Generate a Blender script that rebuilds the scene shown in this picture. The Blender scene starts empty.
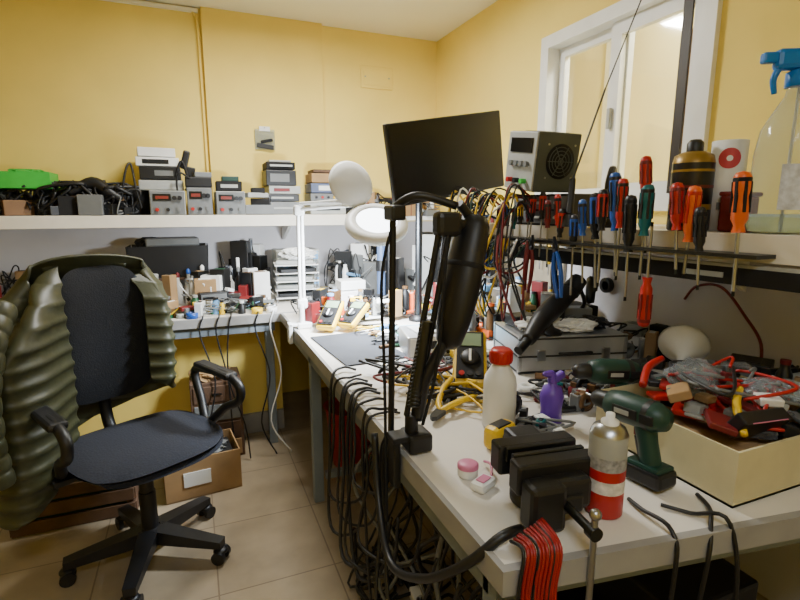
import bpy,bmesh,math,random
from mathutils import Vector,Matrix
random.seed(7)
rnd=random.uniform
def T(x,y,z): return Matrix.Translation((x,y,z))
def RX(a): return Matrix.Rotation(math.radians(a),4,'X')
def RY(a): return Matrix.Rotation(math.radians(a),4,'Y')
def RZ(a): return Matrix.Rotation(math.radians(a),4,'Z')
I=Matrix.Identity(4)
def lin(c):
    c=c/255.0
    return c/12.92 if c<=.04045 else ((c+.055)/1.055)**2.4
MATS={}
def mat(name,col,rough=.5,metal=0,var=.1,scale=12,bump=0,emit=0,trans=0,coat=0):
    if name in MATS: return MATS[name]
    m=bpy.data.materials.new(name); m.use_nodes=True
    nt=m.node_tree; b=nt.nodes['Principled BSDF']
    c=[lin(v) for v in col]
    tc=nt.nodes.new('ShaderNodeTexCoord'); nz=nt.nodes.new('ShaderNodeTexNoise')
    nz.inputs['Scale'].default_value=scale; nz.inputs['Detail'].default_value=4
    nt.links.new(tc.outputs['Object'],nz.inputs['Vector'])
    cr=nt.nodes.new('ShaderNodeValToRGB')
    cr.color_ramp.elements[0].position=.3; cr.color_ramp.elements[1].position=.7
    cr.color_ramp.elements[0].color=[v*(1-var) for v in c]+[1]
    cr.color_ramp.elements[1].color=[min(1,v*(1+var)) for v in c]+[1]
    nt.links.new(nz.outputs['Fac'],cr.inputs['Fac'])
    nt.links.new(cr.outputs['Color'],b.inputs['Base Color'])
    b.inputs['Roughness'].default_value=rough; b.inputs['Metallic'].default_value=metal
    if trans: b.inputs['Transmission Weight'].default_value=trans; b.inputs['IOR'].default_value=1.25
    if coat: b.inputs['Coat Weight'].default_value=coat
    if emit:
        b.inputs['Emission Color'].default_value=c+[1]; b.inputs['Emission Strength'].default_value=emit
    if bump:
        bp=nt.nodes.new('ShaderNodeBump'); bp.inputs['Strength'].default_value=bump; bp.inputs['Distance'].default_value=.01
        nt.links.new(nz.outputs['Fac'],bp.inputs['Height']); nt.links.new(bp.outputs['Normal'],b.inputs['Normal'])
    MATS[name]=m; return m
blk=mat('black_plastic',(20,20,22),.45); blk2=mat('matte_black',(13,13,14),.8)
fab=mat('black_fabric',(30,33,43),.95,var=.25,scale=150,bump=.3)
mesh_f=mat('backrest_fabric',(20,23,30),.9,var=.3,scale=200,bump=.3)
gry=mat('grey_plastic',(112,114,114),.5); lgry=mat('light_grey_plastic',(166,168,164),.5)
wht=mat('white_plastic',(234,234,232),.4,var=.03); pap=mat('paper_white',(225,225,222),.8,var=.05)
red=mat('red_plastic',(178,30,26),.35); dred=mat('dark_red_plastic',(110,20,22),.5)
org=mat('orange_plastic',(222,98,36),.35); yel=mat('yellow_plastic',(226,186,30),.4)
grn=mat('green_plastic',(60,190,70),.4); dgrn=mat('dark_green_plastic',(14,56,46),.45)
teal=mat('teal_plastic',(10,100,104),.35); blu=mat('blue_plastic',(24,78,165),.35); lblu=mat('light_blue_plastic',(110,160,205),.6)
pur=mat('purple_plastic',(100,58,170),.4); pnk=mat('pink_plastic',(205,120,155),.4)
stl=mat('steel',(170,172,175),.3,metal=1); dstl=mat('dark_steel',(70,72,75),.4,metal=1)
alu=mat('brushed_aluminium',(195,197,200),.38,metal=.8); copper=mat('copper_board',(110,80,50),.5,metal=.5)
card=mat('cardboard',(160,128,88),.85,var=.12); wood=mat('dark_wood',(88,64,46),.7,var=.3)
cream=mat('cream_card',(206,196,156),.75,var=.08)
frame=mat('bench_frame_steel',(120,130,138),.5); benchtop=mat('bench_laminate',(224,218,208),.4,var=.06,scale=4)
bedge=mat('bench_edge',(150,148,145),.5)
screen=mat('screen_glass',(6,6,7),.3,var=0); lcd=mat('lcd_display',(120,140,110),.3)
led=mat('led_emitter',(235,245,255),.5,var=0,emit=12); lens=mat('magnifier_lens',(200,235,225),.05,trans=.5)
clear=mat('clear_plastic',(228,238,246),.1,var=.02,trans=.85); milk=mat('milky_plastic',(226,226,222),.35,var=.03)
bag=mat('clear_bag',(150,152,156),.15,trans=.75,bump=1,scale=40)
pcb=mat('circuit_board',(24,80,50),.4,var=.4,scale=90)
jack=mat('olive_nylon',(58,60,38),.45,var=.12,scale=30,bump=.12)
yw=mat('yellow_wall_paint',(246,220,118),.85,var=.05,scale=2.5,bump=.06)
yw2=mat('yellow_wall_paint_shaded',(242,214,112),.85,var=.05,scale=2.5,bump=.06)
gw=mat('grey_white_wall_paint',(206,203,206),.85,var=.08,scale=3,bump=.08)
cw=mat('ceiling_paint',(244,240,222),.9,var=.02,scale=2)
fl=bpy.data.materials.new('floor_tiles'); fl.use_nodes=True
nt=fl.node_tree; b=nt.nodes['Principled BSDF']; tc=nt.nodes.new('ShaderNodeTexCoord')
bt=nt.nodes.new('ShaderNodeTexBrick'); bt.offset=0; bt.inputs['Scale'].default_value=1
bt.inputs['Brick Width'].default_value=.42; bt.inputs['Row Height'].default_value=.42; bt.inputs['Mortar Size'].default_value=.003
nzz=nt.nodes.new('ShaderNodeTexNoise'); nzz.inputs['Scale'].default_value=6; nzz.inputs['Detail'].default_value=8
mx=nt.nodes.new('ShaderNodeMix'); mx.data_type='RGBA'; mx.blend_type='MULTIPLY'; mx.inputs[0].default_value=.6
bt.inputs['Color1'].default_value=[lin(180),lin(163),lin(136),1]; bt.inputs['Color2'].default_value=[lin(174),lin(157),lin(131),1]
bt.inputs['Mortar'].default_value=[lin(138),lin(120),lin(98),1]
nt.links.new(tc.outputs['Object'],bt.inputs['Vector']); nt.links.new(tc.outputs['Object'],nzz.inputs['Vector'])
nt.links.new(bt.outputs['Color'],mx.inputs[6]); nt.links.new(nzz.outputs['Fac'],mx.inputs[7]); nt.links.new(mx.outputs[2],b.inputs['Base Color'])
b.inputs['Roughness'].default_value=.28

class B:
    def __init__(s,name,M=I): s.name=name; s.M=M; s.v=[]; s.f=[]; s.mi=[]; s.sm=[]; s.ms=[]
    def add(s,vs,fs,m,sm=False,L=I):
        o=len(s.v)
        s.v+=[L@Vector(v) for v in vs]
        if m not in s.ms: s.ms.append(m)
        k=s.ms.index(m)
        for f in fs: s.f.append([i+o for i in f]); s.mi.append(k); s.sm.append(sm)
    def box(s,c,d,m,bev=0,L=I,seg=2):
        bm=bmesh.new(); bmesh.ops.create_cube(bm,size=1)
        for v in bm.verts: v.co=Vector((v.co.x*d[0],v.co.y*d[1],v.co.z*d[2]))
        if bev>0: bmesh.ops.bevel(bm,geom=bm.edges[:],offset=min(bev,min(d)*.45),segments=seg,affect='EDGES',profile=.5)
        bm.verts.index_update()
        s.add([v.co.copy() for v in bm.verts],[[v.index for v in f.verts] for f in bm.faces],m,False,T(*c)@L)
        bm.free(); return s
    def lathe(s,prof,m,L=I,seg=20,sm=True):
        n=len(prof); vs=[]; fs=[]
        for r,z in prof:
            for k in range(seg):
                a=2*math.pi*k/seg; vs.append((r*math.cos(a),r*math.sin(a),z))
        for i in range(n-1):
            for k in range(seg):
                k2=(k+1)%seg; fs.append([i*seg+k,i*seg+k2,(i+1)*seg+k2,(i+1)*seg+k])
        s.add(vs,fs,m,sm,L)
        for q,rev in((prof[0],True),(prof[-1],False)):
            if q[0]>1e-5:
                c=[(q[0]*math.cos(2*math.pi*k/seg),q[0]*math.sin(2*math.pi*k/seg),q[1]) for k in range(seg)]
                s.add(c[::-1] if rev else c,[list(range(seg))],m,False,L)
        return s
    def cyl(s,p0,p1,r0,m,r1=None,seg=14):
        p0=Vector(p0);p1=Vector(p1);d=p1-p0; q=d.to_track_quat('Z','Y').to_matrix().to_4x4()
        return s.lathe([(r0,0),(r0 if r1 is None else r1,d.length)],m,Matrix.Translation(p0)@q,seg)
    def tube(s,pts,r,m,seg=8,sub=6,closed=False):
        P=[Vector(p) for p in pts]; n=len(P); C=[];R=[]
        rr=r if isinstance(r,(list,tuple)) else [r]*n
        rng=n if closed else n-1
        for i in range(rng):
            if closed: a,b_,c,d=P[i-1],P[i],P[(i+1)%n],P[(i+2)%n]
            else: a,b_,c,d=P[max(i-1,0)],P[i],P[i+1],P[min(i+2,n-1)]
            for k in range(sub):
                t=k/sub
                C.append(.5*((2*b_)+(c-a)*t+(2*a-5*b_+4*c-d)*t*t+(3*b_-a-3*c+d)*t**3))
                R.append(rr[i]*(1-t)+rr[(i+1)%n]*t)
        if not closed: C.append(P[-1]);R.append(rr[-1])
        N=len(C); vs=[];fs=[]; prev=None
        for i in range(N):
            tg=(C[(i+1)%N]-C[i-1]) if closed else (C[min(i+1,N-1)]-C[max(i-1,0)])
            tg=tg.normalized() if tg.length>1e-9 else Vector((0,0,1))
            if prev is None: u=tg.orthogonal().normalized()
            else:
                u=prev-tg*prev.dot(tg); u=u.normalized() if u.length>1e-6 else tg.orthogonal().normalized()
            prev=u; w=tg.cross(u)
            for k in range(seg):
                a=2*math.pi*k/seg; vs.append(C[i]+(u*math.cos(a)+w*math.sin(a))*R[i])
        for i in range(N if closed else N-1):
            j=(i+1)%N
            for k in range(seg):
                k2=(k+1)%seg; fs.append([i*seg+k,i*seg+k2,j*seg+k2,j*seg+k])
        if not closed:
            fs.append(list(range(seg))[::-1]); fs.append([(N-1)*seg+k for k in range(seg)])
        s.add(vs,fs,m,True); return s
    def ell(s,c,r,m,L=I,seg=16,rings=10):
        prof=[(math.sin(math.pi*i/rings),-math.cos(math.pi*i/rings)) for i in range(rings+1)]
        return s.lathe(prof,m,T(*c)@L@Matrix.Diagonal((r[0],r[1],r[2],1)),seg)
    def crumple(s,c,r,m,L=I,amp=.25,n=14,sm=False):
        vs=[];fs=[];o=[rnd(0,6) for _ in range(6)]
        for i in range(n+1):
            th=math.pi*i/n
            for k in range(2*n):
                ph=math.pi*k/n
                q=1+amp*(math.sin(3*ph+o[0]+2*th)*math.sin(4*th+o[1])+.6*math.sin(7*ph+o[2])*math.sin(6*th+o[3])+.4*math.sin(11*ph+9*th+o[4]))*math.sin(th)
                vs.append((r[0]*q*math.sin(th)*math.cos(ph),r[1]*q*math.sin(th)*math.sin(ph),r[2]*q*-math.cos(th)))
        for i in range(n):
            for k in range(2*n):
                k2=(k+1)%(2*n); fs.append([i*2*n+k,i*2*n+k2,(i+1)*2*n+k2,(i+1)*2*n+k])
        s.add(vs,fs,m,sm,T(*c)@L); return s
    def prism(s,poly,h,m,L=I):
        n=len(poly); vs=[(x,y,0) for x,y in poly]+[(x,y,h) for x,y in poly]
        fs=[list(range(n))[::-1],list(range(n,2*n))]+[[i,(i+1)%n,(i+1)%n+n,i+n] for i in range(n)]
        s.add(vs,fs,m,False,L); return s
    def surf(s,fn,nu,nv,m):
        vs=[fn(i/nu,j/nv) for j in range(nv+1) for i in range(nu+1)]
        fs=[[j*(nu+1)+i,j*(nu+1)+i+1,(j+1)*(nu+1)+i+1,(j+1)*(nu+1)+i] for j in range(nv) for i in range(nu)]
        s.add(vs,fs,m,True); return s
    def done(s,solid=0):
        me=bpy.data.meshes.new(s.name); me.from_pydata([tuple(v) for v in s.v],[],s.f)
        for m in s.ms: me.materials.append(m)
        me.polygons.foreach_set('material_index',s.mi); me.polygons.foreach_set('use_smooth',s.sm); me.update()
        o=bpy.data.objects.new(s.name,me); bpy.context.scene.collection.objects.link(o); o.matrix_world=s.M
        if solid:
            md=o.modifiers.new('thickness','SOLIDIFY'); md.thickness=solid
        return o

# =============== ROOM ===============
X0,X1,Y0,Y1,CZ=-2.4,1.78,-1.3,3.6,2.57
B('floor').box(((X0+X1)/2,(Y0+Y1)/2,-.05),(X1-X0+.2,Y1-Y0+.2,.1),fl).done()
B('ceiling').box(((X0+X1)/2,(Y0+Y1)/2,CZ+.05),(X1-X0+.2,Y1-Y0+.2,.1),cw).done()
w=B('wall_back')
cx=(X0+X1)/2; W=X1-X0
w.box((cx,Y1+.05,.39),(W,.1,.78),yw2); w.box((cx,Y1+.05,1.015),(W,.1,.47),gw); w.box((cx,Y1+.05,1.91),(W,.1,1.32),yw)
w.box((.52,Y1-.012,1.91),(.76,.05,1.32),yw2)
w.done()
w=B('wall_left'); w.box((X0-.05,(Y0+Y1)/2,CZ/2),(.1,Y1-Y0,CZ),yw).done()
w=B('wall_front'); w.box((cx,Y0-.05,CZ/2),(W,.1,CZ),yw).done()
WY0,WY1,WZ0,WZ1=1.37,2.29,1.37,2.19
w=B('wall_right'); L=Y1-Y0; yc=(Y0+Y1)/2
w.box((X1+.05,yc,.625),(.1,L,1.25),gw); w.box((X1+.05,yc,(1.25+WZ0)/2),(.1,L,WZ0-1.25),yw); w.box((X1+.05,yc,(WZ1+CZ)/2),(.1,L,CZ-WZ1),yw)
w.box((X1+.05,(Y0+WY0)/2,(WZ0+WZ1)/2),(.1,WY0-Y0,WZ1-WZ0),yw); w.box((X1+.05,(Y1+WY1)/2,(WZ0+WZ1)/2),(.1,Y1-WY1,WZ1-WZ0),yw)
w.done()
B('trim_1').box((-.6,Y1-.012,2.55),(1.45,.024,.024),cw,.004).tube([(.06,3.585,2.56),(.1,3.585,2.53),(.118,3.585,2.4),(.12,3.585,1.4)],.008,yw2).done()
c=B('wall_cover_plate'); c.box((1.3,Y1-.006,2.27),(.24,.012,.15),yw,.004); c.box((1.3,Y1-.014,2.27),(.2,.006,.11),yw,.002)
for dx in(-.09,.09): c.cyl((1.3+dx,Y1-.015,2.27),(1.3+dx,Y1-.02,2.27),.005,lgry)
c.done()
gl=bpy.data.materials.new('window_glass'); gl.use_nodes=True; nt=gl.node_tree
for n in list(nt.nodes):
    if n.type=='BSDF_PRINCIPLED': nt.nodes.remove(n)
tr=nt.nodes.new('ShaderNodeBsdfTransparent'); gs=nt.nodes.new('ShaderNodeBsdfGlossy'); gs.inputs['Roughness'].default_value=.06
ms=nt.nodes.new('ShaderNodeMixShader'); ms.inputs[0].default_value=.12; tr.inputs[0].default_value=(.94,.95,.93,1)
nt.links.new(tr.outputs[0],ms.inputs[1]); nt.links.new(gs.outputs[0],ms.inputs[2]); nt.links.new(ms.outputs[0],nt.nodes['Material Output'].inputs[0])
w=B('window_1')
def fr(y0,y1,z0,z1,x,d,t,m=wht):
    w.box((x,(y0+y1)/2,z1-t/2),(d,y1-y0,t),m); w.box((x,(y0+y1)/2,z0+t/2),(d,y1-y0,t),m)
    w.box((x,y0+t/2,(z0+z1)/2),(d,t,z1-z0-2*t),m); w.box((x,y1-t/2,(z0+z1)/2),(d,t,z1-z0-2*t),m)
fr(WY0-.03,WY1+.03,WZ0-.03,WZ1+.03,X1-.012,.024,.06)
fr(WY0,WY1,WZ0,WZ1,X1+.05,.1,.03)
fr(1.80,WY1-.03,WZ0+.03,WZ1-.03,X1+.065,.03,.045)
fr(WY0+.03,1.87,WZ0+.03,WZ1-.03,X1+.03,.03,.06)
w.box((X1+.013,WY0+.115,1.78),(.01,.04,.74),mat('dark_bronze',(40,30,22),.5))
w.box((X1+.065,2.03,1.78),(.006,.4,.7),gl); w.box((X1+.03,1.62,1.78),(.006,.4,.7),gl)
w.box((X1+.005,1.84,1.75),(.02,.02,.09),lgry,.004)
w.done()
pw=mat('passage_wall_paint',(232,224,184),.9,var=.08,scale=2)
w=B('wall_passage'); w.box((2.9,1.9,1.5),(.1,4,3),pw); w.box((2.4,1.9,2.85),(1.1,4,.1),pw); w.box((2.4,1.9,.3),(1.1,4,.1),pw); w.box((2.4,3.9,1.5),(1.1,.1,3),pw); w.box((2.4,-.1,1.5),(1.1,.1,3),pw)
w.box((2.84,2.95,1.5),(.02,.08,2.6),wht); w.box((2.84,2.3,1.3),(.02,.05,2.2),wood)
w.done()

# =============== BENCHES ===============
w=B('back_workbench')
w.box((-.32,3.17,.76),(4.1,.82,.04),benchtop,.003); w.box((-.32,2.756,.757),(4.1,.012,.05),bedge,.003)
w.box((-.99,2.80,.705),(2.76,.03,.055),frame)
for x in(-2.2,-.95,.36): w.box((x,2.82,.37),(.045,.045,.74),frame,.003); w.box((x,3.5,.37),(.045,.045,.74),frame,.003)
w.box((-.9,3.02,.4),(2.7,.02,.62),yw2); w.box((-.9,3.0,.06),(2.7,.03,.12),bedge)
w.done()
w=B('side_workbench')
poly=[(.43,.60),(1.76,.40),(1.76,2.74),(.43,2.74)]
w.prism(poly,.04,benchtop,T(0,0,.74))
w.prism([(.418,.585),(1.77,.385),(1.77,.40),(.43,.60)],.046,bedge,T(0,0,.737)); w.prism([(.418,.585),(.43,.60),(.43,2.74),(.418,2.74)],.046,bedge,T(0,0,.737))
w.box((.46,1.66,.70),(.035,2.0,.06),frame,.003); w.box((1.1,.56,.70),(1.25,.035,.06),frame,.003,RZ(-8.5))
for x,y in((.465,2.13),(.465,.66),(1.7,.5),(1.7,2.6)): w.box((x,y,.37),(.045,.045,.74),frame,.003)
w.box((1.1,2.13,.12),(1.2,.03,.03),frame)
w.done()
shl=mat('shelf_laminate',(236,228,212),.5,var=.04)
w=B('back_wall_shelf'); w.box((-.65,3.405,1.275),(3.3,.33,.07),shl,.003)
for x in(-1.6,.6): w.prism([(0,0),(.26,0),(0,-.10)],.02,wht,T(x,3.57,1.235)@RZ(-90)@RX(90))
w.done()
w=B('side_wall_shelf')
def rx(y): return 1.375-.11*y
w.prism([(rx(-.2)+.03,-.2),(1.775,-.2),(1.775,1.95),(rx(1.95)+.03,1.95)],.07,shl,T(0,0,1.215))
for y in(.2,1.15,1.85): w.prism([(0,0),(-.26,0),(0,-.15)],.02,wht,T(1.77,y,1.213)@RX(90))
w.done()
w=B('tool_rack_rail')
for y0,y1,z,t,m in((.60,1.93,1.155,.045,blk2),(.60,1.93,1.20,.008,lgry),(.78,1.93,1.228,.01,dstl)):
    q=[(rx(y0)-.045 if m is dstl else rx(y0)+.003,y0),(rx(y0)+.028,y0),(rx(y1)+.028,y1),(rx(y1)-.045 if m is dstl else rx(y1)+.003,y1)]
    w.prism(q,t,m,T(0,0,z))
w.box((rx(.93),.93,1.178),(.004,.1,.014),lgry,0,RZ(6.3))
w.done()

# =============== SCREWDRIVERS ===============
def screwdriver(y,ztop,hl,sl,c1,c2,r=.014,off=-.025,tilt=0,flip=False):
    M=T(rx(y)+off,y,ztop)@RX(tilt)
    if flip: M=M@RX(180)
    s=B('screwdriver',M)
    s.lathe([(0,0),(r*.75,-.004),(r,-.014),(r,-hl*.3),(r*.82,-hl*.42),(r*.95,-hl*.6),(r*.95,-hl*.78),(r*.6,-hl*.88),(r*.8,-hl)],c1,seg=12)
    for k in range(6):
        a=k*math.pi/3; s.box((r*.92*math.cos(a),r*.92*math.sin(a),-hl*.42),(r*.35,r*.35,hl*.5),c2,.001,RZ(k*60))
    s.lathe([(r*1.0,-.016),(r*1.03,-.02),(r*1.0,-.026)],c2,seg=12)
    s.cyl((0,0,-hl-.0),(0,0,-hl-sl+.012),r*.25,stl,seg=8)
    s.box((0,0,-hl-sl+.006),(r*.55,.0016,.014),dstl)
    s.done()
SD=[(.847,1.44,.15,.16,org,blk2,.020),(.935,1.355,.12,.10,blk,blk2,.015),(.962,1.41,.15,.10,org,red,.018),(1.005,1.42,.13,.12,red,dred,.017),
(1.10,1.42,.15,.13,teal,blk,.019),(1.145,1.39,.17,.15,blk,blk2,.018),(1.115,1.50,.12,.16,red,dred,.016),(1.175,1.44,.15,.16,red,blk,.016),(1.215,1.46,.18,.14,blu,blk,.018),
(1.245,1.41,.13,.18,blk,red,.016),(1.285,1.40,.15,.17,blk2,blu,.017),(1.325,1.38,.12,.17,blu,blk,.014),(1.365,1.33,.11,.18,blk,blu,.014),(1.41,1.35,.1,.13,blk,red,.012),
(1.445,1.40,.11,.12,red,blk,.012),(1.48,1.38,.1,.14,dred,blk,.012),(1.515,1.41,.1,.15,blk,red,.012),(1.55,1.40,.1,.12,blk,red,.011),(1.585,1.39,.09,.15,dred,blk,.011),
(1.62,1.38,.09,.12,blk,yel,.011),(1.66,1.36,.09,.12,teal,blk,.011),(1.70,1.38,.1,.12,blk,blu,.012),(1.75,1.37,.1,.1,dred,blk,.012)]
for i,(y,zt,hl,sl,a,b_,r) in enumerate(SD): screwdriver(y,zt,hl,sl,a,b_,r,tilt=rnd(-6,6),off=-.032 if i%2 else -.022)
screwdriver(1.07,1.00,.15,.16,red,dred,.018,flip=True,off=-.03)
def pliers(M,c,l=.16,name='pliers'):
    s=B(name,M)
    for sg in(-1,1):
        s.tube([(sg*.006,0,0),(sg*.02,0,-l*.25),(sg*.022,0,-l*.6),(sg*.012,0,-l)],[.006,.008,.008,.006],c,seg=8)
        s.prism([(0,0),(sg*.012,.005),(sg*.011,.02),(sg*.002,.055),(0,.055)] if sg>0 else [(0,0),(0,.055),(-.002,.055),(-.011,.02),(-.012,.005)],.008,dstl,T(0,.004,0)@RX(90))
    s.cyl((0,.007,.006),(0,-.009,.006),.006,stl)
    s.done()
for y,z,c,tl in((1.80,1.27,blu,8),(1.87,1.26,dred,-6),(1.40,1.2,blu,15),(1.52,1.2,dred,-8)): pliers(T(rx(y)-.06,y,z)@RZ(80)@RY(tl),c)

# =============== SHELF (SIDE) ITEMS ===============
sb=mat('spray_head_blue',(20,120,210),.35)
s=B('spray_bottle',T(1.42,.84,1.286)@RZ(150))
s.lathe([(.02,.002),(.072,.004),(.08,.02),(.078,.2),(.07,.26),(.045,.31),(.028,.34),(.024,.365)],clear,seg=28)
s.lathe([(.0,.006),(.074,.008),(.075,.05),(.0,.051)],mat('bottle_liquid',(200,225,240),.1,trans=.8),seg=24)
s.lathe([(.03,.36),(.032,.362),(.032,.395),(.022,.40)],sb,seg=20)
s.box((.015,0,.425),(.1,.036,.05),sb,.012); s.box((.075,0,.43),(.04,.024,.026),sb,.006)
s.tube([(.05,0,.41),(.062,0,.38),(.056,0,.345)],[.009,.008,.006],sb); s.cyl((.0,0,.37),(.0,0,.02),.003,wht)
s.surf(lambda u,v:(.0805*math.cos(.9+1.1*u),.0805*math.sin(.9+1.1*u),.06+.11*v),12,2,mat('faded_label',(205,210,222),.6,var=.25,scale=60))
s.done()
s=B('contact_cleaner_can',T(1.345,1.05,1.286))
dk=mat('can_black_label',(24,20,18),.35,var=.3); gold=mat('can_gold',(150,118,44),.35,metal=.3)
s.lathe([(.05,0),(.055,.004),(.055,.06)],dk,seg=24); s.lathe([(.0555,.06),(.0555,.075)],gold,seg=24); s.lathe([(.055,.075),(.055,.19)],dk,seg=24); s.lathe([(.0557,.12),(.0557,.128)],dred,seg=24)
s.lathe([(.0557,.165),(.0557,.172)],gold,seg=24); s.lathe([(.055,.19),(.05,.212),(.03,.222)],gold,seg=24); s.lathe([(.022,.222),(.022,.246),(.014,.256),(0,.256)],blk,seg=16); s.done()
s=B('label_roll',T(1.42,1.0,1.286)); s.lathe([(.02,0),(.045,0),(.045,.25),(.02,.25)],pap,seg=24)
def patch(r0,r1,zc,R,ac):
    return lambda u,v:(R*math.cos(ac+(r0+(r1-r0)*v)*math.cos(2*math.pi*u)/R),R*math.sin(ac+(r0+(r1-r0)*v)*math.cos(2*math.pi*u)/R),zc+(r0+(r1-r0)*v)*math.sin(2*math.pi*u))
s.surf(patch(.0,.028,.20,.0458,math.radians(-142)),24,3,mat('label_red',(190,60,70),.5)); s.surf(patch(.0,.008,.20,.0463,math.radians(-142)),20,2,wht)
s.box((-.0365,-.0285,.07),(.002,.04,.02),gry,0,RZ(38)); s.done()
s=B('storage_tin',T(1.40,.93,1.286)); s.box((0,0,.05),(.1,.07,.1),dred,.008); s.box((0,0,.103),(.104,.074,.012),dred,.004); s.done()
s=B('parts_organiser',T(1.34,1.6,1.286)@RZ(5)); s.box((0,0,.058),(.22,.3,.116),blk,.006)
for i in range(3):
    for j in range(2): s.box((-.112,-.1+.1*i,.03+.054*j),(.006,.09,.046),gry,.003); s.box((-.118,-.1+.1*i,.03+.054*j),(.01,.03,.01),wht,.002)
s.done()
gbe=mat('dark_grey_metal',(70,76,72),.5)
s=B('bench_power_supply',T(1.225,1.62,1.412)@RZ(-90)@RY(8)@Matrix.Scale(.94,4))
s.box((0,.02,.12),(.19,.20,.225),gbe,.006); s.box((0,-.082,.12),(.185,.008,.22),lgry,.003)
s.box((0,-.088,.18),(.14,.005,.055),screen,.001)
for i in range(4): s.cyl((-.05+.033*i,-.086,.11),(-.05+.033*i,-.10,.11),.011,gry)
for i,c in enumerate((red,blk,grn)): s.cyl((-.045+.045*i,-.086,.045),(-.045+.045*i,-.108,.045),.010,c)
s.lathe([(.0,0),(.066,.0),(.066,.003),(.0,.003)],blk2,T(.095,.03,.125)@RY(90),seg=28)
for r in(.012,.026,.04,.054): s.tube([(.099,.03+r*math.cos(a*math.pi/6),.125+r*math.sin(a*math.pi/6)) for a in range(12)],.0016,gbe,seg=5,sub=2,closed=True)
for k in range(3): s.box((.099,.03,.125),(.003,.12,.003),gbe,0,RX(60*k))
for k in range(4): s.cyl((.094,.03+.062*(1 if k%2 else -1),.125+.062*(1 if k>1 else -1)),(.098,.03+.062*(1 if k%2 else -1),.125+.062*(1 if k>1 else -1)),.004,stl)
for k in range(7): s.box((.0,-.04+.022*k,.2335),(.09,.008,.003),blk)
s.done()
s=B('telescopic_antenna'); s.cyl((1.21,1.40,1.287),(1.21,1.40,1.33),.03,blk,r1=.022); s.cyl((1.21,1.40,1.33),(1.235,1.42,1.45),.014,blk,r1=.010)
s.cyl((1.235,1.42,1.45),(1.37,1.44,1.76),.0035,dstl); s.cyl((1.37,1.44,1.76),(1.51,1.44,2.08),.0022,dstl); s.done()
s=B('soldering_iron_holder',T(1.30,1.32,1.286)@RZ(40)); s.lathe([(.03,0),(.035,.01),(.02,.03)],blk); s.tube([(0,0,.03),(.01,.0,.08),(.05,.0,.15),(.1,0,.2)],[.012,.016,.018,.014],blk); s.done()

# =============== MONITOR ===============
c=Vector((1.08,2.045,1.572)); rv=Vector((.587,.058,.105)).normalized(); n=Vector((rv.y,-rv.x,-.06)); n=(n-rv*n.dot(rv)).normalized(); up=rv.cross(-n).normalized()
if up.z<0: up=-up
MM=Matrix((rv,-n,up)).transposed().to_4x4(); MM.translation=c
s=B('computer_monitor',MM)
s.box((0,.012,0),(.60,.03,.345),blk,.006); s.box((0,-.0045,.004),(.578,.003,.318),screen); s.box((0,.035,0),(.3,.03,.2),blk,.012); s.box((0,-.005,-.164),(.05,.002,.006),gry)
s.done()
s=B('monitor_arm'); s.lathe([(.05,0),(.05,.015),(.03,.03)],blk,T(1.05,2.30,.781)); s.cyl((1.05,2.30,.8),(1.05,2.30,1.56),.018,dstl); s.box((1.065,2.2,1.56),(.04,.2,.05),blk,.01,RZ(-5)); s.box((1.078,2.115,1.57),(.1,.02,.1),blk,.004); s.done()

# =============== MAGNIFIER LAMP ===============
s=B('magnifier_lamp')
s.box((.47,2.36,.795),(.07,.06,.028),wht,.006); s.box((.402,2.36,.76),(.02,.05,.1),wht,.005); s.box((.43,2.36,.80),(.07,.05,.012),wht,.003); s.cyl((.46,2.36,.8),(.46,2.36,.9),.014,wht)
s.cyl((.455,2.36,.88),(.46,2.36,1.36),.008,wht); s.cyl((.475,2.37,.88),(.48,2.37,1.36),.008,wht)
for z in(.9,1.34): s.box((.466,2.365,z),(.05,.03,.05),wht,.01)
s.cyl((.465,2.375,.95),(.47,2.375,1.08),.010,stl)
s.cyl((.47,2.36,1.37),(.70,2.17,1.39),.008,wht); s.cyl((.47,2.36,1.345),(.70,2.17,1.365),.008,wht); s.box((.70,2.16,1.375),(.045,.04,.05),wht,.01,RZ(-40))
s.cyl((.70,2.16,1.37),(.72,2.11,1.33),.012,wht)
nrm=Vector((-.12,-.56,.82)).normalized(); q=nrm.to_track_quat('Z','Y').to_matrix().to_4x4()
RM=T(.725,2.02,1.285)@q
s.lathe([(.09,-.02),(.12,-.024),(.135,-.01),(.133,.012),(.115,.022),(.088,.02),(.084,.0),(.09,-.02)],wht,RM,seg=40)
s.lathe([(0,.006),(.04,.004),(.085,.0)],lens,RM,seg=32)
s.lathe([(.092,-.0235),(.118,-.0255)],led,RM,seg=36)
s.lathe([(.0845,.004),(.0885,.019)],mat('led_glow_ring',(240,248,255),.5,var=0,emit=7),RM,seg=36)
nl=Vector((.15,-.93,.28)).normalized(); q2=nl.to_track_quat('Z','Y').to_matrix().to_4x4()
s.lathe([(0,.012),(.06,.010),(.095,.004),(.105,-.006),(.1,-.012),(0,-.008)],wht,T(.655,2.14,1.455)@q2,seg=36)
s.cyl((.68,2.13,1.36),(.70,2.10,1.34),.012,wht)
s.done()
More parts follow.
